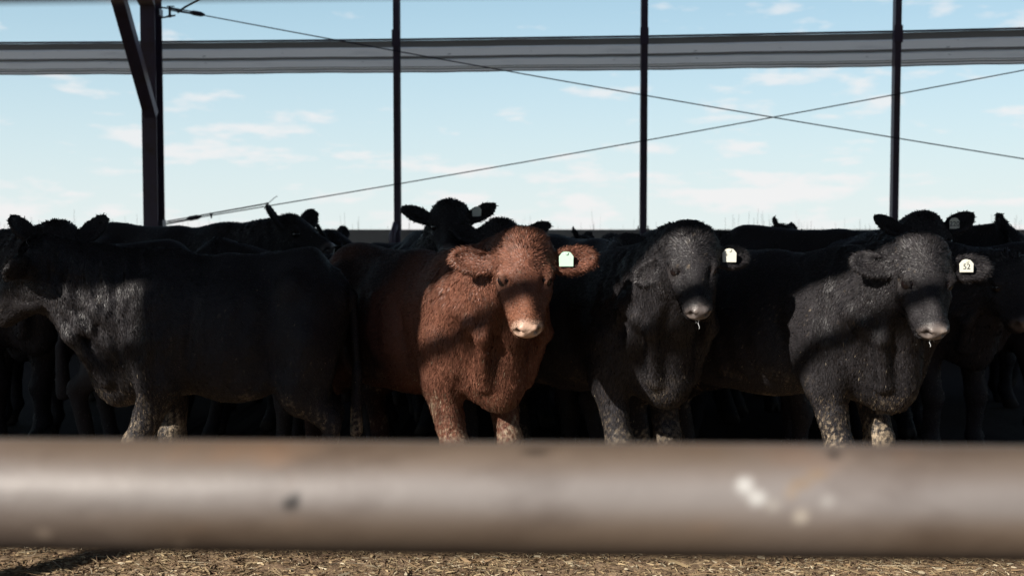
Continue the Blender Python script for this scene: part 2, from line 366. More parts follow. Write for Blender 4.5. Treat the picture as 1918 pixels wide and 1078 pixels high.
def build_cable(label, p, q, hw):
    root = empty('bracing_cable', p, label, 'cable', 'crossed bracing cables in front of the rear bays')
    bm = bmesh.new(); d = q - p; pts = []
    for k in range(41):
        u = k / 40; v = d * u; v.z -= 0.05 * 4 * u * (1 - u); pts.append(v)
    add_tube(bm, pts, 0.0062, 6); bm_obj('wire', bm, [M['cable']], root, True)
    t = d.normalized()
    bm = bmesh.new()
    for s in (-1, 1):
        add_tube(bm, [Vector((0, s * 0.012, s * 0.016)), t * 0.27 + Vector((0, s * 0.012, s * 0.014))], 0.0065, 6)
    bm_obj('eye_rod', bm, [M['cable']], root)
    bm = bmesh.new(); add_tube(bm, [t * 0.23, t * 0.26, t * 0.34, t * 0.38], [0.018, 0.026, 0.026, 0.012], 10)
    bm_obj('turnbuckle', bm, [M['cable']], root, True)
    if hw:
        bm = bmesh.new()
        add_tube(bm, [t * 0.36 + Vector((0, 0, 0.012)), t * 1.12 + Vector((0, 0, 0.010))], 0.008, 6)
        e = t * 1.10; add_tube(bm, [e, e + Vector((0.10, 0, 0.085)), e + Vector((0.115, 0, 0.085))], 0.004, 5)
        bm_obj('spare_wire_end', bm, [M['cable']], root)
        for u in (0.49, 1.105):
            bm = bmesh.new(); add_tube(bm, [t * u + Vector((0, 0, 0.02)), t * u + Vector((0.004, 0, -0.038))], [0.016, 0.008], 6)
            bm_obj('wire_clip', bm, [M['cable']], root)
def extend(p, q, k): return p + (q - p) * k
lo = on_wall(312, 417, -0.20); hiA = on_wall(1918, 125, -0.16)
build_cable('thin dark cable rising from the foot of the wide column to the upper right', lo, extend(lo, hiA, 1.28), True)
up = on_wall(318, 17, -0.20); loB = on_wall(1918, 291, -0.19)
build_cable('thin dark cable falling from the top of the wide column to the lower right', up, extend(up, loB, 1.28), False)
# cable anchor hardware at the top of the column
def build_anchor():
    p = on_wall(318, 24, -0.20)
    root = empty('cable_anchor', p, 'dark bolted turnbuckle clamp at the top right of the wide column', 'clamp')
    bm = bmesh.new(); s = 1 / 181.0 
    add_tube(bm, [(-0.10, 0, 0.055), (0.12, 0, 0.028)], 0.009, 6)
    add_tube(bm, [(-0.10, 0, -0.055), (0.055, 0, -0.030)], 0.009, 6)
    add_tube(bm, [(0.0, 0, 0.07), (0.0, 0, -0.05)], 0.014, 8); add_tube(bm, [(-0.03, 0.0, 0.065), (0.05, 0, 0.065)], 0.006, 6)
    add_tube(bm, [(-0.03, 0.0, -0.035), (0.06, 0, -0.025)], 0.006, 6)
    bm_obj('bolts', bm, [M['cable']], root)
    bm = bmesh.new(); add_tube(bm, [(0.08, 0, 0.0), (0.16, -0.02, 0.05), (0.62, -0.2, 0.24)], 0.011, 6)
    bm_obj('rod', bm, [M['cable']], root)
build_anchor()

# roof over the pen: nothing of it is in the frame, its shade is
SL = math.tan(R(SUN_EL)) / math.cos(R(SUN_AZ))
Z_S = 0.90; Y_S = 5.05       # height of the eave's shade line on the left cow's flank
EAVE_Y = 0.3; EAVE_Z = Z_S + (Y_S - EAVE_Y) * SL
def build_roof():
    root = empty('barn_roof', (0, 6, 4.4), 'corrugated barn roof over the cattle pen', 'roof')
    bm = bmesh.new(); n = 60; xs = np.linspace(-14, 14, n * 2 + 1); rows = []
    for j, (yy) in enumerate((EAVE_Y, 13.2)):
        row = []
        for i, x in enumerate(xs):
            y = yy if j == 0 else wall_y(x, -1.15); z = EAVE_Z if j == 0 else 4.42
            row.append(bm.verts.new((x, y - 6, z - 4.4 + (0.03 if i % 2 else 0.0))))
        rows.append(row)
    for i in range(len(xs) - 1): bm.faces.new((rows[0][i], rows[0][i + 1], rows[1][i + 1], rows[1][i]))
    bmesh.ops.solidify(bm, geom=bm.faces[:], thickness=0.01)
    bm_obj('roof_sheet', bm, [M['roof']], root)
    for x in (-8.5, on_wall(288, 430).x, 7.0):
        bm = bmesh.new(); bar(bm, (x, EAVE_Y + 0.2 - 6, EAVE_Z - 4.4 - 0.12), (x, wall_y(x, 0) - 6.1, 4.25 - 4.4 - 0.1), 0.16, 0.2)
        bm_obj('rafter', bm, [M['steel']], root)
    # unseen tube added under the front eave, shadows a band across the faces
    r2 = empty('shadow_tube', (0, EAVE_Y, EAVE_Z - 0.29), 'long unseen steel tube added under the front eave to cast a shadow band', 'pipe')
    bm = bmesh.new(); add_tube(bm, [(-14, 0, 0), (14, 0, 0)], 0.043, 14); bm_obj('tube', bm, [M['galv']], r2, True)
    r3 = empty('shade_sheet', (-1.06 - (4.9 - EAVE_Y) * math.tan(R(SUN_AZ)), EAVE_Y, EAVE_Z - 0.85), 'unseen metal sheet added under the eave to shade the left cow', 'metal sheet')
    bm = bmesh.new(); add_box(bm, -0.40, 0.75, 0.05, 0.06, 0.0, 0.84); bm_obj('sheet', bm, [M['roof']], r3)  # unseen sheet, added only to shade the left cow's flank
    r4 = empty('front_column', (-1.80 - (4.35 - 1.0) * math.tan(R(SUN_AZ)), 1.0, 0), 'front steel column of the barn, left of the camera', 'column')
    bm = bmesh.new(); add_box(bm, -0.06, 0.06, -0.06, 0.06, 0, 2.9); bm_obj('shaft', bm, [M['steel']], r4)
build_roof()

# fence rails right in front of the camera
def build_rail(name_label, zl, zr, yl, yr, r, marks):
    xa, xb = -2.4, 2.4; n = 1100; m = 72
    us = np.linspace(xa, xb, n); th = np.linspace(0, 2 * np.pi, m, endpoint=False)
    U, T = np.meshgrid(us, th, indexing='ij')
    half = 0.446
    zc = (zl + zr) / 2 + (zr - zl) / 2 * U / half; yc = (yl + yr) / 2 + (yr - yl) / 2 * U / half
    X = U; Y = yc - r * np.cos(T); Z = zc + r * np.sin(T)
    V = np.stack([X, Y, Z], -1).reshape(-1, 3)
    i = np.arange(n * m).reshape(n, m); j = np.roll(i, -1, axis=1)
    F = np.stack([i[:-1], i[1:], j[1:], j[:-1]], -1).reshape(-1, 4)
    col = np.tile(np.array([0.215, 0.160, 0.125]), (n * m, 1))
    P = V
    lit_band = np.exp(-((Z.reshape(-1) - zc.reshape(-1)) / r - .30) ** 2 / .16)[:, None] * (Y.reshape(-1) < yc.reshape(-1))[:, None]
    lit_band = np.clip(lit_band * (1 + .5 * fbm(P[:, 0], P[:, 2] * 5, 77, 2.2, 4)[:, None]), 0, 1)
    col = np.array([0.124, 0.089, 0.064]) * (1 - lit_band) + np.array([0.196, 0.174, 0.164]) * lit_band  # paints the pipe's highlight as a grey band over a darker, shaded brown
    streak = (fbm(P[:, 0], P[:, 2] * 6, 21, 1.4, 5))[:, None]
    col = col * (1 + 0.22 * streak)
    rust = np.clip(fbm(P[:, 0] * 1.0, P[:, 2] * 3, 33, 2.6, 4) * 2.0 - 0.55, 0, 1)[:, None]
    col = col * (1 - rust * 0.5) + np.array([0.24, 0.13, 0.07]) * rust * 0.5
    grey = np.clip(fbm(P[:, 0], P[:, 2], 44, 0.9, 3) * 1.5 - P[:, 0] * 1.0 + .1, 0, 1)[:, None]
    col = col * (1 - grey * 0.35) + np.array([0.30, 0.28, 0.29]) * grey * 0.35
    for (c, rad, cc, asp) in marks:
        d = (P - np.array(c)); d[:, 0] /= asp
        w = np.clip(1.5 - np.linalg.norm(d, axis=1) / rad, 0, 1)[:, None]
        col = col * (1 - w) + np.array(cc) * w
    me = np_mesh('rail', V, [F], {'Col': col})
    root = empty('fence_rail', (0, (yl + yr) / 2, 0), name_label, 'pipe rail', 'horizontal pipe rails of the fence at the camera')
    rm = mat('rusty_pipe', (0, 0, 0), 0.50, 0.0, 0.5, [(14, (0.62, 0.58, 0.56), 0.50, 0.75, (0.5, 1, 1), 'MULTIPLY')], (60, 0.25, 0.002), attr='Col')
    o = mesh_obj('pipe', me, [rm], smooth=True); o.parent = root; o.location = -root.location
    return root
RR = 0.0495
def front_of(px, py, Yc, r):
    d = ray(px, py); t = Yc
    for _ in range(20):
        X = d.x * t; zc = (zl + zr) / 2 + (zr - zl) / 2 * X / .446; yc = .9975 - .0225 * X / .446
        h = CAM_Z + d.z * t - zc; t = (yc - math.sqrt(max(r * r - h * h, 0))) / d.y
    return (d.x * t, d.y * t, CAM_Z + d.z * t)
zl = at(0, 924, 1.02).z; zr = at(1918, 942, 0.975).z
mk = []
wht = (0.95, 0.93, 0.90)
for (px, py, rad, c, a) in [(1395, 908, 0.009, wht, 1), (1418, 932, 0.008, wht, 1.2), (1448, 945, 0.006, (0.6, 0.55, 0.5), 1.2), (1500, 967, 0.0075, (0.75, 0.66, 0.56), 1), (1550, 938, 0.007, (0.60, 0.56, 0.53), 1),
                            (1482, 922, 0.007, (0.48, 0.38, 0.30), 1), (1500, 905, 0.006, (0.42, 0.31, 0.22), 2), (1530, 888, 0.006, (0.42, 0.31, 0.22), 2), (1562, 850, 0.007, (0.05, 0.04, 0.04), 1), (545, 943, 0.007, (0.03, 0.025, 0.025), 1.4), (553, 932, 0.005, (0.03, 0.025, 0.025), 1.2),
                            (82, 1000, 0.009, (0.50, 0.40, 0.32), 1), (1003, 845, 0.007, (0.12, 0.09, 0.07), 2.4), (340, 1018, 0.008, (0.40, 0.30, 0.22), 1.2)]:
    mk.append((front_of(px, py, 1.0, RR), rad * .72, tuple(min(1, q * .50) for q in c), a))
zl = at(0, 924, 1.02).z; zr = at(1918, 942, 0.975).z
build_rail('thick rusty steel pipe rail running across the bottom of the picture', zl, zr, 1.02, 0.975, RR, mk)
build_rail('dark pipe rail just touching the top edge of the picture', 1.5485, 1.5515, 1.02, 0.975, RR, [])
def build_fence_posts():
    for x in (-2.3, 2.3):
        root = empty('fence_post', (x, 1.13 - 0.03 * x, 0), 'steel pipe post of the fence, %s of the picture' % ('left' if x < 0 else 'right'), 'post', 'posts carrying the pipe rails')
        bm = bmesh.new(); add_tube(bm, [(0, 0, -0.2), (0, 0, 1.75)], 0.05, 20); bm_obj('pipe', bm, [M['steel']], root, True)
build_fence_posts()
def build_sky_blocker():  # dark building added out of view, blocks low sky light on the herd
    root = empty('sky_blocker', (6, -14, 0), 'added unseen dark shed behind the camera', 'blocker')
    bm = bmesh.new(); add_box(bm, -24, 24, -8, 0, 0, 6.2); bmesh.ops.bevel(bm, geom=bm.edges[:], offset=0.05, segments=1, affect='EDGES'); bm_obj('wall', bm, [M['roof']], root)  # body of the added sky blocker
    bm = bmesh.new(); vs = [[bm.verts.new((x, y, z)) for y, z in ((0.6, 6.1), (-4, 8.2), (-8.6, 6.1), (-8.6, 6.22), (-4, 8.35), (0.6, 6.22))] for x in (-24.5, 24.5)]
    bm.faces.new(vs[0]); bm.faces.new(vs[1][::-1])
    for k in range(6): bm.faces.new((vs[0][k], vs[1][k], vs[1][(k + 1) % 6], vs[0][(k + 1) % 6]))
    bm_obj('roof', bm, [M['steel']], root)  # top of the added sky blocker
    for x in (-12, 0, 12):
        bm = bmesh.new(); add_box(bm, x - 2, x + 2, 0.003, 0.06, 0, 4.2); bm_obj('blocker_panel', bm, [M['steel']], root)
build_sky_blocker()

# weeds beyond the wall
def build_weeds():
    r = np.random.default_rng(9); n = 620
    X = r.uniform(-7.5, 7.5, n); cl = fbm(X, X * 0, 5, 0.35, 4); keep = r.uniform(-1, 1, n) < cl + 0.1; X = X[keep]; n = len(X)
    Y = wall_y(X, 0.9) + r.uniform(0, 1.6, n)
    ln = r.gamma(5, 0.020, n).clip(0.04, 0.26); tall = (r.uniform(0, 1, n) < 0.06); ln = ln + tall * 0.10
    d = np.stack([r.normal(0, 0.28, n), r.normal(0, 0.2, n), np.ones(n)], -1); d /= np.linalg.norm(d, axis=1)[:, None]
    root = np.stack([X, Y, np.full(n, 0.0)], -1); ln = ln + 1.27
    d[:, :2] *= 0.22; d /= np.linalg.norm(d, axis=1)[:, None]
    cols = np.array([0.34, 0.33, 0.22]) * r.uniform(0.6, 1.2, n)[:, None]
    me = strips('weeds', root, d, ln, np.full(n, 0.006), cols, 0.03, 6)
    o = mesh_obj('tall_grass', me, [mat('dry_weed', (0, 0, 0), 0.8, attr='Col', spec=0.2)])
    tag(o, 'sparse dry grass stalks growing outside, tips showing over the rear wall', 'grass', kind='stuff')
build_weeds()

#CATTLE
# ------------------------------------------------------------------ cattle: one smooth-blended surface per body
def rot_from(f, up):
    """columns: forward, left, up"""
    f = np.array(f, float); f /= np.linalg.norm(f); up = np.array(up, float); l = np.cross(up, f); l /= np.linalg.norm(l); u = np.cross(f, l)
    return np.stack([f, l, u], 1)
class Field:
    def __init__(s, lo, hi, h):
        s.h = h; s.lo = np.array(lo, float); s.n = np.ceil((np.array(hi) - s.lo) / h).astype(int) + 1
        s.D = np.full(s.n, 0.5, dtype=np.float32)
    def window(s, a, b, pad):
        i0 = np.clip(np.floor((a - pad - s.lo) / s.h).astype(int), 0, s.n); i1 = np.clip(np.ceil((b + pad - s.lo) / s.h).astype(int) + 1, 0, s.n)
        if np.any(i1 <= i0): return None
        ax = [s.lo[k] + s.h * np.arange(i0[k], i1[k]) for k in range(3)]
        G = np.stack(np.meshgrid(*ax, indexing='ij'), -1).astype(np.float32)
        return tuple(slice(i0[k], i1[k]) for k in range(3)), G
    def put(s, sl, d, k, sub):
        D = s.D[sl]
        if sub:
            d = -d; h = np.maximum(k - np.abs(D - d), 0) / k; s.D[sl] = np.maximum(D, d) + h * h * k * 0.25
        else:
            h = np.maximum(k - np.abs(D - d), 0) / k; s.D[sl] = np.minimum(D, d) - h * h * k * 0.25
    def ell(s, c, r, Rm=None, k=0.05, sub=False):
        c = np.array(c, float); r = np.array(r, float); Rm = np.eye(3) if Rm is None else Rm
        e = np.sqrt(((Rm * r) ** 2).sum(1))
        w = s.window(c - e, c + e, k * 1.1 + s.h * 2)
        if w is None: return
        sl, G = w; q = (G - c.astype(np.float32)) @ Rm.astype(np.float32)
        k0 = np.sqrt(((q / r) ** 2).sum(-1)); k1 = np.sqrt(((q / (r * r)) ** 2).sum(-1)) + 1e-9
        s.put(sl, np.where(k0 < 1e-3, -min(r), k0 * (k0 - 1) / k1), k, sub)
    def cap(s, a, b, ra, rb, k=0.04, sub=False):
        a = np.array(a, float); b = np.array(b, float)
        w = s.window(np.minimum(a - ra, b - rb), np.maximum(a + ra, b + rb), k * 1.1 + s.h * 2)
        if w is None: return
        sl, G = w; ab = b - a; t = np.clip(((G - a) @ ab) / (ab @ ab + 1e-12), 0, 1)
        q = G - (a + t[..., None] * ab); s.put(sl, np.sqrt((q * q).sum(-1)) - (ra + (rb - ra) * t), k, sub)
    def mesh(s):
        D = s.D; S = D < 0; n = D.shape
        cnt = np.zeros(tuple(x - 1 for x in n), np.int32); acc = np.zeros(cnt.shape + (3,), np.float32)
        base = np.stack(np.meshgrid(*[np.arange(x - 1, dtype=np.float32) for x in n], indexing='ij'), -1)
        for ax in range(3):
            o = [k for k in range(3) if k != ax]
            A = [slice(None)] * 3; B = [slice(None)] * 3; A[ax] = slice(0, -1); B[ax] = slice(1, None)
            dA = D[tuple(A)]; dB = D[tuple(B)]; cross = S[tuple(A)] != S[tuple(B)]; t = np.where(cross, dA / np.where(cross, dA - dB, 1), 0)
            for u in (0, 1):
                for v in (0, 1):
                    sl = [slice(None)] * 3; sl[o[0]] = slice(u, n[o[0]] - 1 + u); sl[o[1]] = slice(v, n[o[1]] - 1 + v)
                    c = cross[tuple(sl)]; cnt += c; acc[..., ax] += np.where(c, t[tuple(sl)], 0)
                    acc[..., o[0]] += c * float(u); acc[..., o[1]] += c * float(v)
        act = cnt > 0; idx = np.full(cnt.shape, -1, np.int64); idx[act] = np.arange(act.sum())
        V = (base[act] + acc[act] / cnt[act][:, None]) * s.h + s.lo
        Fs = []
        for ax in range(3):
            o = [k for k in range(3) if k != ax]
            A = [slice(1, -1)] * 3; B = [slice(1, -1)] * 3; A[ax] = slice(0, -1); B[ax] = slice(1, None)
            sa = S[tuple(A)]; sb = S[tuple(B)]; cr = sa != sb; I = np.argwhere(cr); fl = sa[cr]
            off = np.ones(3, int); off[ax] = 0; I = I + off
            def cell(du, dv):
                J = I.copy(); J[:, o[0]] -= du; J[:, o[1]] -= dv; return idx[J[:, 0], J[:, 1], J[:, 2]]
            q = np.stack([cell(1, 1), cell(0, 1), cell(0, 0), cell(1, 0)], 1)
            if ax == 1: fl = ~fl
            q[~fl] = q[~fl][:, ::-1]; Fs.append(q)
        F = np.concatenate(Fs); F = F[(F >= 0).all(1)]
        return V, F

def vnoise(P, seed, f, octs=3):
    r = np.random.default_rng(seed); s = np.zeros(len(P)); a = 1.0; tot = 0
    for _ in range(octs):
        for _ in range(4):
            k = r.normal(size=3); k /= np.linalg.norm(k); s += a * np.sin(P @ k * f * 6.283 + r.uniform(0, 6.28)) / 4
        tot += a; a *= 0.6; f *= 2.05
    return s / tot * 1.8

HX = 0.76; HY = 0.86
class Pose:
    """x forward (0 at the front legs), y left, z up, feet on z = 0; head in local coordinates"""
    def __init__(s, poll=(0.45, 0, 1.22), gaze=(1, 0), pitch=55, roll=0, head=1.0, size=1.0, ears=((0.05, 0.1), (0.05, 0.1)), legs=((0, 0), (0, 0), (0, 0), (0, 0)), girth=1.0, seed=1, blen=1.0):
        s.blen = blen; s.poll = np.array(poll, float); s.size = size; s.hs = head; s.ears = ears; s.legs = legs; s.girth = girth; s.seed = seed
        g = np.array([gaze[0], gaze[1], 0.0]); g /= np.linalg.norm(g); p = R(pitch)
        f = g * math.cos(p) + np.array([0, 0, -math.sin(p)]); up = g * math.sin(p) + np.array([0, 0, math.cos(p)])
        Rm = rot_from(f, up); a = R(roll); rr = np.array([[1, 0, 0], [0, math.cos(a), -math.sin(a)], [0, math.sin(a), math.cos(a)]])
        s.H = Rm @ rr
    def hp(s, x, y, z): return s.poll + s.H @ (np.array([x * HX, y * HY, z], float) * s.hs)
    def toQ(s, P):
        q = (P - s.poll) @ s.H / s.hs; q[:, 0] /= HX; q[:, 1] /= HY; return q
def ear_frame(p, side):
    """ear: base, direction, facing normal, width axis, in local coordinates (side +1 = animal's left)"""
    fwd, rise = p.ears[0 if side > 0 else 1]
    d = np.array([-0.18 - rise, side * 1.0, fwd - 0.12]); d /= np.linalg.norm(d)
    nrm = np.array([0.25, -side * 0.18 * 1, 1.0]); nrm -= d * (nrm @ d); nrm /= np.linalg.norm(nrm)
    w = np.cross(nrm, d)
    return np.array([0.045, side * 0.098, -0.10]), d, nrm, w

def cow_field(p, h):
    g = p.girth; z = p.size
    lo = np.array([-1.5, -0.55, -0.03]); hi = np.array([0.35, 0.55, 1.35])
    hd = np.array([p.hp(x, y, zz) for x in (-0.1, 0.5) for y in (-0.36, 0.36) for zz in (-0.25, 0.1)])
    lo = np.minimum(lo, hd.min(0) - 0.03); hi = np.maximum(hi, hd.max(0) + 0.03)
    F = Field(lo * 1.0, hi, h)
    E = lambda c, r, k=0.06, Rm=None, sub=False: F.ell(c, r, Rm, k, sub)
    # trunk
    E((-.12, 0, .90), (.26, .22 * g, .28)); E((-.48, 0, .865), (.50, .28 * g, .305), .1); E((-.50, 0, .79), (.42, .255 * g, .235), .1)
    E((-.98, 0, .92), (.30, .245 * g, .275), .1); F.cap((-1.02, 0, 1.125), (-.45, 0, 1.085), .095, .09, .10); F.cap((-.45, 0, 1.085), (-.05, 0, 1.09), .09, .085, .08)
    for sd in (1, -1):
        E((-.90, sd * .185, 1.06), (.07, .05, .05), .08); E((-1.22, sd * .09, 1.0), (.06, .05, .06), .06)
        E((-.03, sd * .155 * g, .84), (.15, .085, .25), .06, rot_from((.3, 0, 1), (1, 0, 0)) @ np.array([[0, 0, 1], [0, 1, 0], [1, 0, 0]]))
        E((-1.0, sd * .15, .78), (.20, .115, .27), .08)
        E((-.66, sd * .16, .66), (.14, .06, .08), .08)
    E((-.15, 0, 1.06), (.20, .09, .11), .08)
    E((.09, 0, .85), (.18, .185 * g, .22), .08); E((.13, 0, .68), (.15, .11, .14), .07); E((.16, 0, .63), (.085, .06, .08), .05)
    F.cap((-.1, .0, .70), (.12, 0, .67), .12, .09, .08)
    for sd in (1, -1):
        E((.09, sd * .150 * g, .80), (.055, .055, .08), .05)
        F.cap((.02, sd * .235 * g, 1.02), (.15, sd * .190 * g, .72), .016, .020, .05, True)
        F.cap((-.26, sd * .265 * g, 1.0), (-.20, sd * .255 * g, .68), .014, .018, .06, True)
        E((-.02, sd * .185 * g, .70), (.07, .045, .10), .05)
    # neck
    base = np.array([.02, 0, .96]); nk = p.hp(-.02, 0, -.12); thr = p.hp(.10, 0, -.20)
    mid = base * .5 + nk * .5 + np.array([0, 0, -.01])
    F.cap(base, mid, .235 * g, .165, .10); F.cap(mid, nk, .165, .115, .06); F.cap((.06, 0, .78), thr * .62 + np.array([.06, 0, .72]) * .38, .165, .095, .08); F.cap(mid, thr, .13, .085, .06)
    F.cap((-.1, 0, 1.10), nk + (nk - thr) * .15, .07, .06, .12)
    # dewlap and throat folds
    dl = [thr + np.array([0, 0, -.03]), thr * .6 + np.array([.18, 0, .70]) * .4 + np.array([0, 0, -.05]), thr * .25 + np.array([.19, 0, .66]) * .75, np.array([.17, 0, .58])]
    for a, b, ra, rb in zip(dl, dl[1:], (.025, .026, .035), (.026, .035, .03)): F.cap(a, b, ra, rb, .07)
    for sd in (1, -1):
        for j, (u, v) in enumerate(((.10, .12), (.30, .155), (.52, .175))):
            a = thr * (1 - u) + nk * u; b = np.array([.20 - .12 * j, 0, .66 + .08 * j])
            side = np.cross(a - b, H0 := p.H[:, 0]); side = np.cross(nk - base, [0, 0, 1.0]); side /= np.linalg.norm(side) + 1e-9
            a = a - side * sd * .085; b = b + np.array([0, sd * v, 0]) * g; m = (a + b) / 2 - side * sd * .05
            F.cap(a, m, .018, .024, .045); F.cap(m, b, .024, .028, .045)
    # legs
    fl = [p.legs[0], p.legs[1]]; hl = [p.legs[2], p.legs[3]]
    for sd, (dx, dy), (ex, ey) in ((1, fl[0], hl[0]), (-1, fl[1], hl[1])):
        y = sd * .150 * (0.5 + 0.5 * g)
        F.cap((-.02, y, .82), (-.05, y * 1.08, .64), .112, .080, .06)
        kx, ky = dx * .5 + .01, y + dy * .5
        F.cap((-.05, y * 1.08, .64), (kx, ky, .375), .078, .052, .04); E((kx + .008, ky, .37), (.056, .057, .065), .03)
        fx, fy = dx, y + dy
        F.cap((kx, ky, .35), (fx, fy, .15), .050, .042, .03); E((fx, fy, .135), (.052, .050, .045), .02)
        F.cap((fx, fy, .13), (fx + .035, fy, .06), .044, .050, .02); hoof(F, fx + .045, fy)
        y = sd * .165
        F.cap((-1.0, y, .80), (-.93, y * 1.12, .62), .155, .115, .07)
        hx, hy = -1.17 + ex * .6, y + ey * .6
        F.cap((-.93, y * 1.12, .63), (hx + .02, hy, .47), .11, .060, .05); E((hx, hy, .455), (.060, .045, .060), .03)
        fx, fy = -1.11 + ex, y + ey
        F.cap((hx, hy, .44), (fx, fy, .15), .050, .042, .03); F.cap((fx, fy, .14), (fx + .03, fy, .06), .047, .050, .02); hoof(F, fx + .04, fy)
    # tail
    F.cap((-1.20, 0, 1.08), (-1.31, 0, 1.0), .05, .032, .05); F.cap((-1.31, 0, 1.0), (-1.34, .02, .66), .030, .022, .02); F.cap((-1.34, .02, .66), (-1.33, .02, .40), .034, .045, .03)
    # head
    s = p.hs; H = p.H
    def HE(c, r, k=.03, Rm=None, sub=False): F.ell(p.hp(*c), np.array(r) * s * (np.array([.90, HY, 1]) if Rm is None else 1), H if Rm is None else H @ Rm, k * s, sub)
    def HC(a, b, ra, rb, k=.03, sub=False): F.cap(p.hp(*a), p.hp(*b), ra * s * .93, rb * s * .93, k * s, sub)
    HE((.07, 0, -.10), (.110, .114, .105), .05); HE((-.020, 0, -.060), (.06, .060, .055), .05); HE((.13, 0, -.083), (.105, .120, .070), .04)
    HC((.15, 0, -.105), (.36, 0, -.095), .080, .060, .05); HE((.27, 0, -.055), (.14, .034, .030), .03)
    HC((.10, .03, -.185), (.37, .022, -.145), .066, .044, .05); HC((.10, -.03, -.185), (.37, -.022, -.145), .066, .044, .05)
    for sd in (1, -1):
        HE((.115, sd * .070, -.155), (.105, .045, .085), .05); HC((.20, sd * .092, -.11), (.33, sd * .055, -.115), .026, .026, .04)
        HE((.128, sd * .106, -.048), (.042, .030, .024), .02)
    HE((.408, 0, -.098), (.058, .080, .056), .03); HE((.446, 0, -.080), (.026, .064, .038), .02); HE((.395, 0, -.158), (.042, .054, .030), .015)
    HE((.428, 0, -.132), (.060, .085, .0055), .008, None, True)
    HE((.425, 0, -.122), (.032, .052, .018), .012)
    for sd in (1, -1):
        HE((.470, sd * .046, -.074), (.024, .015, .021), .008, rot_from((1, sd * .7, 0.1), (0, 0, 1)), True)
        HE((.460, sd * .060, -.092), (.016, .006, .012), .01, None, True)
        HE((.462, sd * .030, -.052), (.010, .016, .010), .012)
        HE((.160, sd * .122, -.066), (.036, .026, .024), .010, None, True); HE((.211, sd * .085, -.040), (.035, .016, .014), .02, None, True)
        HC((.211, sd * .096, -.092), (.286, sd * .072, -.098), .012, .010, .02)
        # lids
        HC((.122, sd * .112, -.062), (.152, sd * .122, -.040), .009, .011, .006); HC((.152, sd * .122, -.040), (.192, sd * .098, -.048), .011, .007, .006)
        HC((.126, sd * .116, -.086), (.160, sd * .124, -.100), .007, .009, .006); HC((.160, sd * .124, -.100), (.198, sd * .104, -.070), .009, .006, .006)
        # ear
        b, d, nm, w = ear_frame(p, sd); Re = np.stack([d, w, nm], 1)
        HC(b - d * .03, b + d * .065, .040, .030, .03)
        HE(b + d * .146, (.108, .062, .026), .015, Re); HE(b + d * .152 + nm * .025, (.090, .047, .025), .008, Re, True)
    return F
def hoof(F, x, y):
    for sd in (1, -1): F.ell((x, y + sd * .022, .028), (.058, .026, .040), None, .008)

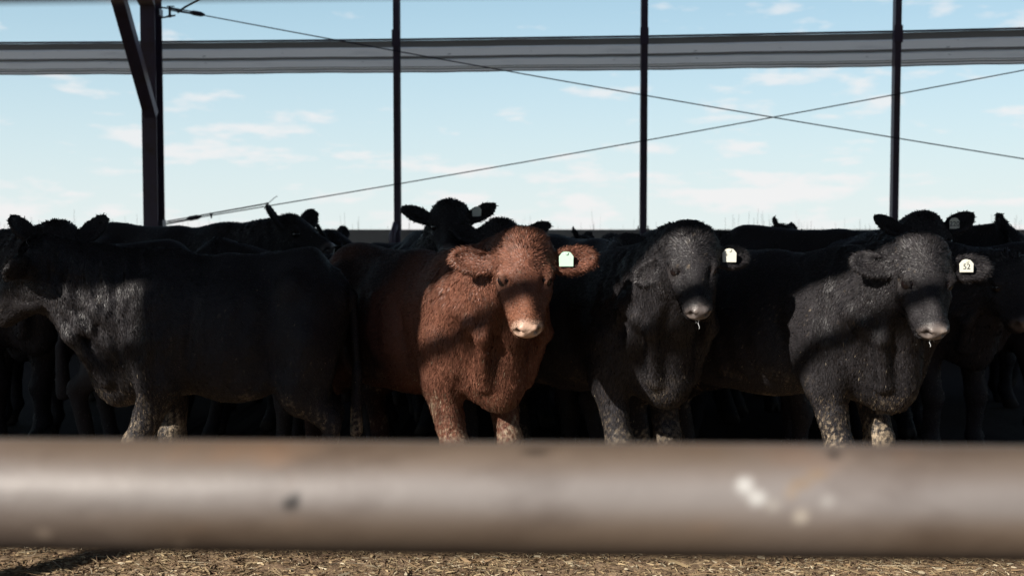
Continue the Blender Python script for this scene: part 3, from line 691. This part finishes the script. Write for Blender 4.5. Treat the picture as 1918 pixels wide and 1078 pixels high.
BLACK = np.array([0.030, 0.028, 0.031]); REDC = np.array([0.160, 0.066, 0.043]); MUD = np.array([0.40, 0.32, 0.23])
def cow_colour(p, V, red, mud):
    Q = p.toQ(V)
    hide = REDC if red else BLACK
    col = np.tile(hide, (len(V), 1)) * (1 + 0.16 * vnoise(V, 3 + p.seed, 2.2, 3))[:, None]
    def mix(w, c):
        nonlocal col
        w = np.clip(w, 0, 1)[:, None]; col = col * (1 - w) + np.array(c) * w
    hd = (Q[:, 0] > 0.10) & (np.abs(Q[:, 1]) < .16) & (np.abs(Q[:, 2] + .1) < .16)
    if red:
        mix(hd * (Q[:, 0] - .22) / .25 * .6, (0.30, 0.13, 0.075))
        mix(hd * (1.7 - np.linalg.norm((Q - np.array([.455, 0, -.088])) / np.array([.042, .062, .040]), axis=1)) * 1.6 * (Q[:, 2] > -.132), (0.60, 0.41, 0.31))
        mix(hd * (Q[:, 0] - .36) / .03 * (Q[:, 2] < -.13) * .5, (0.35, 0.20, 0.13))
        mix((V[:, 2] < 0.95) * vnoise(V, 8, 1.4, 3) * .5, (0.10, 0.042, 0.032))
        mix(np.clip((-.12 - V[:, 0]) / .4, 0, .97) * (.95 + .4 * vnoise(V, 19, 2.5, 3)), (0.026, 0.016, 0.016))  # rear coat painted darker, deepening the shade on the hindquarters
    else:
        mix(hd * (Q[:, 0] - .415) / .02 * (Q[:, 2] > -.13), (0.10, 0.085, 0.082))
        mix(hd * (Q[:, 0] - .44) / .02 * (Q[:, 2] > -.12) * np.clip(vnoise(V, 5, 9, 2) + .2, 0, 1), (0.24, 0.20, 0.18))
    # inside of nostrils and mouth
    for sd in (1, -1):
        dn = np.linalg.norm((Q - np.array([.464, sd * .047, -.074])) / np.array([.032, .016, .022]), axis=1); mix(1.6 - dn * 1.1, (0.010, 0.006, 0.006))
        de = np.linalg.norm((Q - np.array([.162, sd * .112, -.068])) / np.array([.045, .032, .036]), axis=1); mix((1.5 - de) * .8, (0.30, 0.15, 0.10) if red else (0.050, 0.042, 0.040)); mix(1.55 - de * 1.25, (0.03, 0.012, 0.01) if red else (0.010, 0.009, 0.010))
        b, d, nm, w = ear_frame(p, sd); e = (Q - (b + d * .150 + nm * .022)) @ np.stack([d, w, nm], 1)
        mix((1.25 - np.linalg.norm(e / np.array([.075, .036, .02]), axis=1)) * 1.2, (0.16, 0.055, 0.035) if red else (0.030, 0.022, 0.024))
    if mud > 0:
        n1 = vnoise(V, 31 + p.seed, 5, 3); n2 = vnoise(V, 41 + p.seed, 42, 2)
        low = np.clip((0.66 - V[:, 2]) / 0.26, 0, 1.3) * (V[:, 0] > -.28)
        mix(np.clip((low * 1.2 + n1 * .4 + n2 * .8 - .95) * 1.5, 0, 1) * mud, MUD)
        und = np.clip((0.70 - V[:, 2]) / .3, 0, 1) * np.clip(n1 * 1.2 + n2 * .8 - .55, 0, 1); mix(und * mud * 1.2, MUD)
    mix((V[:, 2] < 0.065) * 1.0, (0.05, 0.04, 0.035))
    wet_or_dark = np.clip(hd * (1.8 - np.linalg.norm((Q - np.array([.455, 0, -.092])) / np.array([.045, .068, .045]), axis=1)) * 1.5, 0, 1)
    return np.clip(col, 0.003, 1), Q, wet_or_dark

def cow_fur(p, V, Fq, col, Q, n, red, mud, seed, width=0.0022, name='fur'):
    r = np.random.default_rng(seed)
    A = V[Fq[:, 0]]; B = V[Fq[:, 1]]; Cc = V[Fq[:, 2]]; Dd = V[Fq[:, 3]]
    nr = np.cross(Cc - A, Dd - B); ar = np.linalg.norm(nr, axis=1) * .5; nr /= (np.linalg.norm(nr, axis=1)[:, None] + 1e-12)
    cen = (A + Cc) / 2; Qc = p.toQ(cen)
    ishead = (Qc[:, 0] > -.12) & (np.abs(Qc[:, 1]) < .36) & (np.abs(Qc[:, 2] + .08) < .18) & (Qc[:, 0] < .55)
    w = ar * np.where(ishead, 6.0, np.where(cen[:, 0] > -.25, 3.0, 0.9)) * np.where(cen[:, 2] < .07, 0, 1)
    pad = ishead & (Qc[:, 0] > .435) & (np.abs(Qc[:, 1]) < .07); w = np.where(pad, 0, w)
    # few hairs right at the eyes
    for sd in (1, -1):
        de = np.linalg.norm((Qc - np.array([.162, sd * .118, -.068])) / np.array([.046, .035, .038]), axis=1); w = np.where(de < 1, w * .05, w)
    pick = r.choice(len(w), n, p=w / w.sum()); u = r.uniform(size=(n, 2)); u0, u1 = u[:, :1], u[:, 1:]
    root = (A[pick] * (1 - u0) + B[pick] * u0) * (1 - u1) + (Dd[pick] * (1 - u0) + Cc[pick] * u0) * u1
    nm = nr[pick]; Qr = p.toQ(root); hd = ishead[pick]
    c = col[Fq[pick, 0]]
    # flow
    fl = np.tile(np.array([-.75, 0, -.65]), (n, 1)); front = root[:, 0] > -.05
    fl[front] = np.array([-.25, 0, -1.0]); leg = root[:, 2] < .6; fl[leg] = np.array([-.1, 0, -1])
    f, l, up = p.H[:, 0], p.H[:, 1], p.H[:, 2]
    face = hd & (np.abs(Qr[:, 1]) < .12)
    toc = (Qr - np.array([.13, 0, 0]))
    whirl = toc[:, :1] * f * 1.0 + toc[:, 1:2] * l * 1.6 + (.02 + 0 * toc[:, 2:]) * f
    fl[face] = whirl[face] / (np.linalg.norm(whirl[face], axis=1)[:, None] + 1e-6)
    ear = np.zeros(n, bool)
    for sd in (1, -1):
        b, d, en, ew = ear_frame(p, sd); e = (Qr - b) @ np.stack([d, ew, en], 1)
        m = hd & (e[:, 0] > .03) & (np.abs(e[:, 1]) < .09); ear |= m
        out_ = np.clip(e[:, 1:2] * 14, -1, 1)
        dirl = d * .8 + out_ * ew * .8 + np.array([0.45, 0, 0]); fl[m] = (dirl @ p.H.T)[m]
    fl = fl + 0.22 * np.stack([vnoise(root, seed + k, 2.5, 2) for k in range(3)], 1) + 0.10 * np.stack([vnoise(root, seed + 10 + k, 10, 2) for k in range(3)], 1)
    fl -= nm * (fl * nm).sum(1)[:, None]; fl /= np.linalg.norm(fl, axis=1)[:, None] + 1e-6
    ln = np.full(n, .011); ln[front] = .013; ln[leg] = .012
    neck = front & (root[:, 2] > .5) & ~hd; ln[neck] = .019
    ln[face] = .006 + .009 * np.clip((.16 - Qr[face, 0]) / .14, 0, 1)
    poll = face & (Qr[:, 0] < .03) ; ln[poll] = .017
    ln[ear] = .009; chin = hd & (Qr[:, 0] > .25) & (Qr[:, 2] < -.13); ln[chin] = .013
    ln *= r.uniform(.6, 1.35, n) * (0.9 if not red else 1.05)
    fringe = ear & (r.uniform(size=n) < .18); ln[fringe] *= 1.7
    lift = np.where(poll | fringe, .65, np.where(face, .14, .07))[:, None] * r.uniform(.5, 1.4, (n, 1))
    d = fl + nm * lift + .09 * r.normal(size=(n, 3)); d /= np.linalg.norm(d, axis=1)[:, None]
    tip = root + d * ln[:, None]
    # clumping towards pseudo-random cell centres
    for cs, amt in ((.034, .22), (.011, .20)):
        cell = np.floor(tip / cs); hsh = np.sin(cell @ np.array([[12.9, 78.2, 37.7], [39.3, 11.1, 93.9], [73.1, 52.2, 83.1]])) * 43758.5; hsh -= np.floor(hsh)
        cc = (cell + hsh) * cs; t = cc - tip; t -= nm * np.minimum((t * nm).sum(1)[:, None], 0) ; tip = tip + t * amt * (ln[:, None] / .03).clip(.2, 1)
    sd_ = np.cross(d, nm + .6 * r.normal(size=(n, 3))); sd_ /= np.linalg.norm(sd_, axis=1)[:, None] + 1e-6
    wd = (width * r.uniform(.6, 1.5, n) * np.where(hd, 1.1, 1.15))[:, None] * .5
    mid = root * .5 + tip * .5 + nm * (.12 * ln[:, None])
    VV = np.stack([root - nm * .002 - sd_ * wd, root - nm * .002 + sd_ * wd, mid - sd_ * wd * .9, mid + sd_ * wd * .9, tip], 1).reshape(-1, 3)
    b = (np.arange(n) * 5)[:, None]; FQ = b + [0, 1, 3, 2]; FT = b + [2, 3, 4]
    br = r.lognormal(0, 1, n)[:, None] ** (np.where(hd, .34, .20 if red else .30)[:, None]) * (1 + .30 * vnoise(root * np.where(hd[:, None], 1.6, np.array([[1, 1, .25]])), seed + 50, 12, 3) + .18 * vnoise(root, seed + 51, 3, 2))[:, None].clip(.3, 2)
    cj = c * br
    if red: cj = cj * np.array([1, 1, 1]) + (r.uniform(size=(n, 1)) < .12) * np.array([.09, .05, .03])
    else: cj = cj + (r.uniform(size=(n, 1)) < .08) * np.array([.02, .014, .010])
    if mud > 0:      # straw and dung crumbs caught in the coat
        dc = (r.uniform(size=n) < .10) & (root[:, 2] < .62) & (root[:, 0] > -.3); cj[dc] = cj[dc] * .4 + np.array([.24, .18, .12]) * mud
        st = (r.uniform(size=n) < .004 * mud) & (root[:, 2] < .8); cj[st] = (.5, .42, .3)
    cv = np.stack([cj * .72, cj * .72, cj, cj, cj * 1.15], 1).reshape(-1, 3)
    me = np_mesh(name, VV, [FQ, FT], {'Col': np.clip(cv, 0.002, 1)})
    nn = nm * .85 + d * .15 +   .13 * (1 + 1.0 * hd[:, None]) * r.normal(size=(n, 3)); nn /= np.linalg.norm(nn, axis=1)[:, None]
    me.polygons.foreach_set('use_smooth', np.ones(len(me.polygons), dtype=bool))
    me.normals_split_custom_set_from_vertices(np.repeat(nn, 5, axis=0).astype(np.float32))
    return me

M['hide'] = mat('hide', (0, 0, 0), 0.6, 0, 0.10, attr='Col', bump=(55, 0.5, 0.006))
nt_ = M['hide'].node_tree; b_ = next(n for n in nt_.nodes if n.type == 'BSDF_PRINCIPLED'); a_ = next(n for n in nt_.nodes if n.type == 'ATTRIBUTE')
nt_.links.new(math_n(nt_, 'MULTIPLY_ADD', a_.outputs['Alpha'], -0.22, 0.62), b_.inputs['Roughness']); nt_.links.new(math_n(nt_, 'MULTIPLY_ADD', a_.outputs['Alpha'], 0.5, 0.08), b_.inputs['Specular IOR Level'])
M['hair'] = mat('hair_coat', (0, 0, 0), 0.44, 0, 0.40, attr='Col')
M['wetnose'] = M['hide']

def sphere_obj(name, r, loc, mat_, parent, seg=20, rings=12, scale=(1, 1, 1), Rm=None):
    bm = bmesh.new(); bmesh.ops.create_uvsphere(bm, u_segments=seg, v_segments=rings, radius=r)
    for v in bm.verts: v.co = Vector((v.co.x * scale[0], v.co.y * scale[1], v.co.z * scale[2]))
    o = bm_obj(name, bm, [mat_], parent, True); o.location = loc; return o

def text_mesh(txt, size, depth=0.0006):
    cu = bpy.data.curves.new('txt', 'FONT'); cu.body = txt; cu.size = size; cu.extrude = depth; cu.align_x = 'CENTER'; cu.align_y = 'CENTER'
    o = bpy.data.objects.new('txt', cu); C.objects.link(o); bpy.context.view_layer.update()
    dg = bpy.context.evaluated_depsgraph_get(); me = bpy.data.meshes.new_from_object(o.evaluated_get(dg))
    bpy.data.objects.remove(o); return me

def ear_tag(p, root, side, along, across, w, h, kind, txt=None, face=None, label=None, tilt=0.0):
    """flag tag hanging at the inner side of the ear; face = local direction it looks to"""
    b, d, nm, ew = ear_frame(p, side)
    pos = p.hp(*(b + d * along + ew * across + nm * .028))
    n = p.H @ nm if face is None else np.array(face, float); n = n / np.linalg.norm(n)
    up = np.array([0, 0, 1.0]); up = up - n * (n @ up); up /= np.linalg.norm(up); rt = np.cross(up, n)
    ca, sa = math.cos(tilt), math.sin(tilt); up, rt = up * ca + rt * sa, rt * ca - up * sa
    pts = [(-.5, -.5), (.5, -.5), (.52, .18), (.30, .46), (.16, .50), (-.16, .50), (-.30, .46), (-.52, .18)]
    bm = bmesh.new(); fr = []; bk = []
    for (x, y) in pts:
        q = rt * x * w + up * (y * h - h * .35); fr.append(bm.verts.new(q + n * .0015)); bk.append(bm.verts.new(q - n * .0015))
    bm.faces.new(fr); bm.faces.new(bk[::-1])
    for k in range(len(pts)): bm.faces.new((fr[k], bk[k], bk[(k + 1) % 8], fr[(k + 1) % 8]))
    bmesh.ops.bevel(bm, geom=bm.edges[:], offset=.0007, segments=2, affect='EDGES')
    t = bm_obj('ear_tag', bm, [M['tag_green'] if kind == 'green' else M['tag_white']], root); t.location = pos + n * .01
    if label: t['label'] = label
    bm = bmesh.new(); add_tube(bm, [Vector(up * h * .05 - n * .012), Vector(up * h * .05 + n * .005)], .007, 10)
    bo = bm_obj('button', bm, [M['tag_green'] if kind == 'green' else M['tag_white']], t)
    if txt:
        me = text_mesh(txt, h * .62); Mx = Matrix(((rt[0], up[0], n[0], 0), (rt[1], up[1], n[1], 0), (rt[2], up[2], n[2], 0), (0, 0, 0, 1)))
        me.transform(Matrix.Translation(Vector(n * .0020 - up * h * .42)) @ Mx); mesh_obj('digits', me, [M['tag_ink']], t)
    return t

def build_cow(name, label, cat, p, loc, heading, red=False, mud=.6, h=.011, fur=90000, group=None, eyes=True, fw=.0013):
    """heading in degrees: 0 faces the camera (-Y), positive turns it towards +X"""
    F = cow_field(p, h); V, Fq = F.mesh()
    V[:, 0] = np.where(V[:, 0] < -.1, -.1 + (V[:, 0] + .1) * p.blen, V[:, 0])
    nkm = np.clip((V[:, 0] + .12) / .15, 0, 1) * np.clip((V[:, 2] - .5) / .1, 0, 1) * (p.toQ(V)[:, 0] < .0)
    S_ = V * np.array([1, .5, .22])
    dn = .005 * vnoise(V, 60 + p.seed, 5, 3) + nkm * .010 * (1 - 2 * np.abs(vnoise(S_, 70 + p.seed, 7, 2)).clip(0, 1)) + .004 * np.sin(V[:, 0] * 55 + V[:, 2] * 9) * np.exp(-((V[:, 0] + .45) / .22) ** 2) * (V[:, 2] > .62) * (V[:, 2] < 1.02)
    dn *= (p.toQ(V)[:, 0] < -.02) | (V[:, 0] < .1)
    V = V + np.stack([dn * .35 * (V[:, 0] > 0), np.sign(V[:, 1]) * np.clip(np.abs(V[:, 1]) / .08, 0, 1) * dn, dn * 0], 1); Vn = V
    col, Q, wet_or_dark = cow_colour(p, V, red, mud)
    me = np_mesh('body', Vn, [Fq], {'Col': np.concatenate([col, wet_or_dark[:, None]], 1)})
    rz = R(-90 + heading)
    root = empty(name, loc, label, cat, group, rz)
    root.scale = (p.size,) * 3
    b = mesh_obj('body', me, [M['hide']], root, True)
    if fur:
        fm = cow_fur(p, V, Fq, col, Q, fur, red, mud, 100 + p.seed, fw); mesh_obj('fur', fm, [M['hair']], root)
    if eyes:
        for sd in (1, -1): sphere_obj('eye', .029 * p.hs, p.hp(.158, sd * .098, -.066), M['eye'], root)
    return root
def world_to_local(loc, heading, size, P):
    a = R(-90 + heading); v = (np.array(P, float) - np.array(loc)) / size
    return np.array([v[0] * math.cos(a) + v[1] * math.sin(a), -v[0] * math.sin(a) + v[1] * math.cos(a), v[2]])
def gaze_local(heading, yaw):
    """world yaw of the gaze (0 = to the camera, + = towards +X) to local"""
    a = R(yaw - heading); return (math.cos(a), math.sin(a))
#HERD
def front_cow(name, label, cat, loc, heading, size, pollpx, pollY, yaw, pitch, roll=0, **kw):
    pk = {k: kw.pop(k) for k in ('ears', 'legs', 'girth', 'seed', 'head', 'blen') if k in kw}
    P = at(pollpx[0], pollpx[1], pollY); lp = world_to_local((loc[0], loc[1], 0), heading, size, P)
    p = Pose(poll=lp, gaze=gaze_local(heading, yaw), pitch=pitch, roll=roll, size=size, **pk)
    return p, build_cow(name, label, cat, p, (loc[0], loc[1], 0), heading, **kw)

GF = 'young cattle standing in the front row'
fc = lambda heading, yaw=0: (*gaze_local(heading, yaw), 0.05)
# reddish-brown calf, centre
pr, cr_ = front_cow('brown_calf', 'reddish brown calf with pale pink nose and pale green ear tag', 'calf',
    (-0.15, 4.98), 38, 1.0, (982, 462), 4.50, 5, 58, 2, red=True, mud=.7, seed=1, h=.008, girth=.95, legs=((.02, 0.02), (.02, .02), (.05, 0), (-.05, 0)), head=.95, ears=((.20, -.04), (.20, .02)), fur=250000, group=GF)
ear_tag(pr, cr_, 1, .115, .030, .056, .058, 'green', face=fc(38, 5), label='pale green ear tag with faint marks')
# black calf in the middle
pm, cm_ = front_cow('black_calf', 'sleek black calf with a blank white ear tag, right of the brown calf', 'calf',
    (0.58, 5.08), 36, 1.0, (1297, 452), 4.54, 5, 57, 4, mud=.35, seed=2, h=.008, girth=.92, head=.83, ears=((-.15, .0), (-.75, -.30)), fur=220000, group=GF)
ear_tag(pm, cm_, 1, .125, .030, .056, .054, 'white', face=fc(36, 5))
# black calf at right
pb, cb_ = front_cow('black_calf', 'shaggy black calf at right with muddy legs and a numbered white ear tag', 'calf',
    (1.50, 4.95), 40, 1.0, (1738, 472), 4.52, 0, 58, -3, mud=.85, h=.008, seed=3, head=.92, ears=((.15, -.05), (.15, .0)), fur=250000, group=GF)
ear_tag(pb, cb_, 1, .125, .030, .056, .050, 'white', '52', face=fc(40, 5))
# side-on cow at left
pl, cl_ = front_cow('black_cow', 'large black cow standing side-on at the far left, its head cut off by the frame', 'cow',
    (-1.58, 5.08), -84, .99, (56, 462), 5.02, -100, 42, mud=.8, h=.009, seed=4, blen=.64, fur=230000, legs=((.10, 0), (-.10, 0), (0, 0), (0, 0)), group=GF)
ear_tag(pl, cl_, 1, .06, .0, .045, .05, 'white', face=(*gaze_local(-84, -30), 0))
def drool(p, root, pts):
    for (y, x, ln, r) in pts:
        a = Vector(p.hp(x, y, -.125)); bm = bmesh.new(); n = 7
        add_tube(bm, [a + Vector((.002 * math.sin(k * 1.3), .002 * math.cos(k), -ln * k / n)) for k in range(n + 1)], [r * (1.25 - .9 * k / n + (.5 if k == n else 0)) for k in range(n + 1)], 6)
        bm_obj('drool', bm, [M['drool']], root, True)
drool(pm, cm_, [(.005, .452, .045, .0016), (-.012, .45, .022, .0012)])
drool(pb, cb_, [(-.006, .452, .038, .0018), (.012, .45, .02, .0013)])
#REAR
GR = 'black cattle crowded in the shade behind the front row'
def rear_cow(label, pollpx, Y, heading, yaw, pitch=42, size=1.06, reach=.50, girth=1.0, fur=9000, ears=((-.1, .05), (-.1, .05)), tg=None, seed=0, h=.020, cat='cow', hs=1.0, roll=0):
    P = at(pollpx[0], pollpx[1], Y)
    # the body stands behind its head, along its heading
    turn = R(yaw - heading); lat = .16 * math.sin(turn)
    lp = np.array([reach - .06 * abs(math.sin(turn)), lat, P.z / size])
    a = R(-90 + heading); off = np.array([lp[0] * math.cos(a) - lp[1] * math.sin(a), lp[0] * math.sin(a) + lp[1] * math.cos(a)]) * size
    loc = (P.x - off[0], P.y - off[1], 0)
    p = Pose(poll=lp, gaze=gaze_local(heading, yaw), pitch=pitch, roll=roll, size=size, girth=girth, seed=seed, head=hs, ears=ears)
    c = build_cow('black_cow', label, cat, p, loc, heading, mud=.0, h=h, fur=fur, group=GR, fw=.004)
    if tg: ear_tag(p, c, tg[0], .13, .03, .055, .060, 'white', tg[1], face=(*gaze_local(heading, yaw), 0.05))
    return c
GEE = ((.2, .25), (.2, .25))
rear_cow('black cow holding its head highest against the sky, both ears spread', (843, 386), 7.3, 12, 3, 38, 1.05, ears=((.45, .35), (.35, .25)), fur=26000, tg=(1, None), seed=11, h=.016)
rear_cow('black cow whose tufted poll and one ear show just above the brown calf', (938, 424), 7.0, 24, 2, 43, 1.05, ears=((.5, .25), (.4, .25)), fur=22000, seed=12, h=.016)
rear_cow('black cow with curly poll directly behind the blank-tagged black calf', (1268, 436), 6.3, 28, -2, 44, 1.03, ears=((.35, .2), (.30, .1)), fur=22000, seed=13, h=.016)
rear_cow('black cow with raised ears and grey numbered tag above the shaggy right calf', (1738, 410), 6.6, 14, 2, 38, 1.05, ears=((.60, .35), (.50, .25)), fur=26000, tg=(1, '220'), seed=14, h=.016)
rear_cow('black cow standing in deep shade at the right edge, muzzle toward the fence', (1896, 490), 5.95, 20, 0, 50, 1.0, ears=GEE, fur=16000, seed=15, h=.016)
rear_cow('black cow with one pointed ear up, behind the right edge of the herd', (1890, 428), 7.2, 70, 65, 30, 1.08, ears=((.9, .5), (1.3, .9)), fur=16000, seed=16)
rear_cow('black cow in profile between the second and third slim posts', (1478, 428), 8.0, 66, 58, 30, .93, ears=((.7, .5), (1.2, .8)), fur=16000, seed=17)
rear_cow('black cow with two rounded ears at far left, head turned right', (112, 428), 6.5, 60, 30, 40, 1.06, ears=((1.0, .4), (.9, .4)), fur=22000, seed=18, h=.016)
rear_cow('black cow in profile with one pointed ear and one rounded ear, centre left', (552, 408), 8.2, 68, 60, 22, 1.10, ears=((.9, .5), (1.3, .9)), fur=20000, seed=19, h=.016)
rear_cow('black cow with its rounded back just right of the wide column', (400, 452), 7.6, -100, -95, 25, .93, seed=20)
rear_cow('black cow near the wall, one small ear showing left of the first slim post', (628, 436), 9.0, 76, 70, 22, 0.98, ears=((.9, .5), (1.3, .9)), fur=14000, seed=21)
rear_cow('black cow near the wall with a small pointed ear, right of the brown calf', (1100, 446), 8.6, 80, 72, 22, 0.96, ears=((.9, .5), (1.3, .9)), fur=14000, seed=22)
rear_cow('black cow looking over its neighbour, left of the blank-tagged calf', (1165, 455), 7.7, 40, 30, 35, 0.94, ears=GEE, seed=23)
rear_cow('black cow near the wall, back barely showing, right of the profile cow', (1600, 474), 9.0, -80, -70, 30, 0.95, seed=24)
rear_cow('black cow whose long dark back fills the gap behind the brown calf', (1230, 500), 6.15, 84, 80, 55, 0.94, seed=25, fur=12000)
rear_cow('black cow whose back runs level behind the blank-tagged and shaggy calves', (1660, 500), 6.0, 86, 80, 55, 0.93, seed=26, fur=12000)
rear_cow('black cow side-on behind the large left cow, head hidden', (700, 500), 6.3, 88, 85, 60, 0.96, seed=27, fur=12000)
rear_cow('black cow with hip behind the wide column, facing left', (-60, 470), 7.0, -86, -80, 45, .93, seed=28, fur=12000)
rear_cow('black cow among the rearmost, behind the first slim post', (660, 466), 10.2, -84, -80, 40, 0.98, seed=29)
rear_cow('black cow among the rearmost, in the middle of the herd', (1010, 466), 10.0, 84, 80, 40, 0.96, seed=30)
rear_cow('black cow among the rearmost, behind the second slim post', (1330, 468), 9.7, 82, 80, 40, 0.96, seed=31)
rear_cow('black cow among the rearmost, near the third slim post', (1790, 466), 8.9, 84, 80, 40, 0.96, seed=32)
rear_cow('black cow among the rearmost, at the left edge', (180, 464), 9.6, -84, -80, 40, 0.98, seed=33)
rear_cow('black cow with flank in shade behind the red rump and left cow', (840, 520), 7.0, -80, -85, 60, 0.95, seed=34)
rear_cow('black cow side-on in shade at the right edge, cut by the frame', (2120, 480), 6.6, 70, 75, 55, 1.0, seed=35)
rear_cow('black cow in shade below the head of the large left cow', (-140, 520), 7.4, -80, -80, 60, 1.0, seed=36)
rear_cow('black cow hidden deep in the herd, its legs between the brown and black calves', (1120, 600), 7.2, 60, 60, 60, .95, seed=37)
rear_cow('black cow in shade beyond the right edge cow, close to the wall', (2010, 500), 8.4, 80, 80, 60, .98, seed=38)
rear_cow('black cow far back, head lifted toward the camera, right of the second slim post', (1400, 446), 8.8, 15, 5, 40, .98, ears=((.4, .25), (.4, .25)), fur=14000, seed=39)
rear_cow('black cow far back, low head, left of the third slim post', (1610, 452), 8.6, -20, -10, 42, .98, ears=((.4, .25), (.4, .25)), fur=14000, seed=40)
rear_cow('black cow far back, head between the brown calf and the second slim post', (1150, 448), 9.2, -15, 5, 40, .98, ears=((.4, .3), (.4, .3)), fur=14000, seed=41)
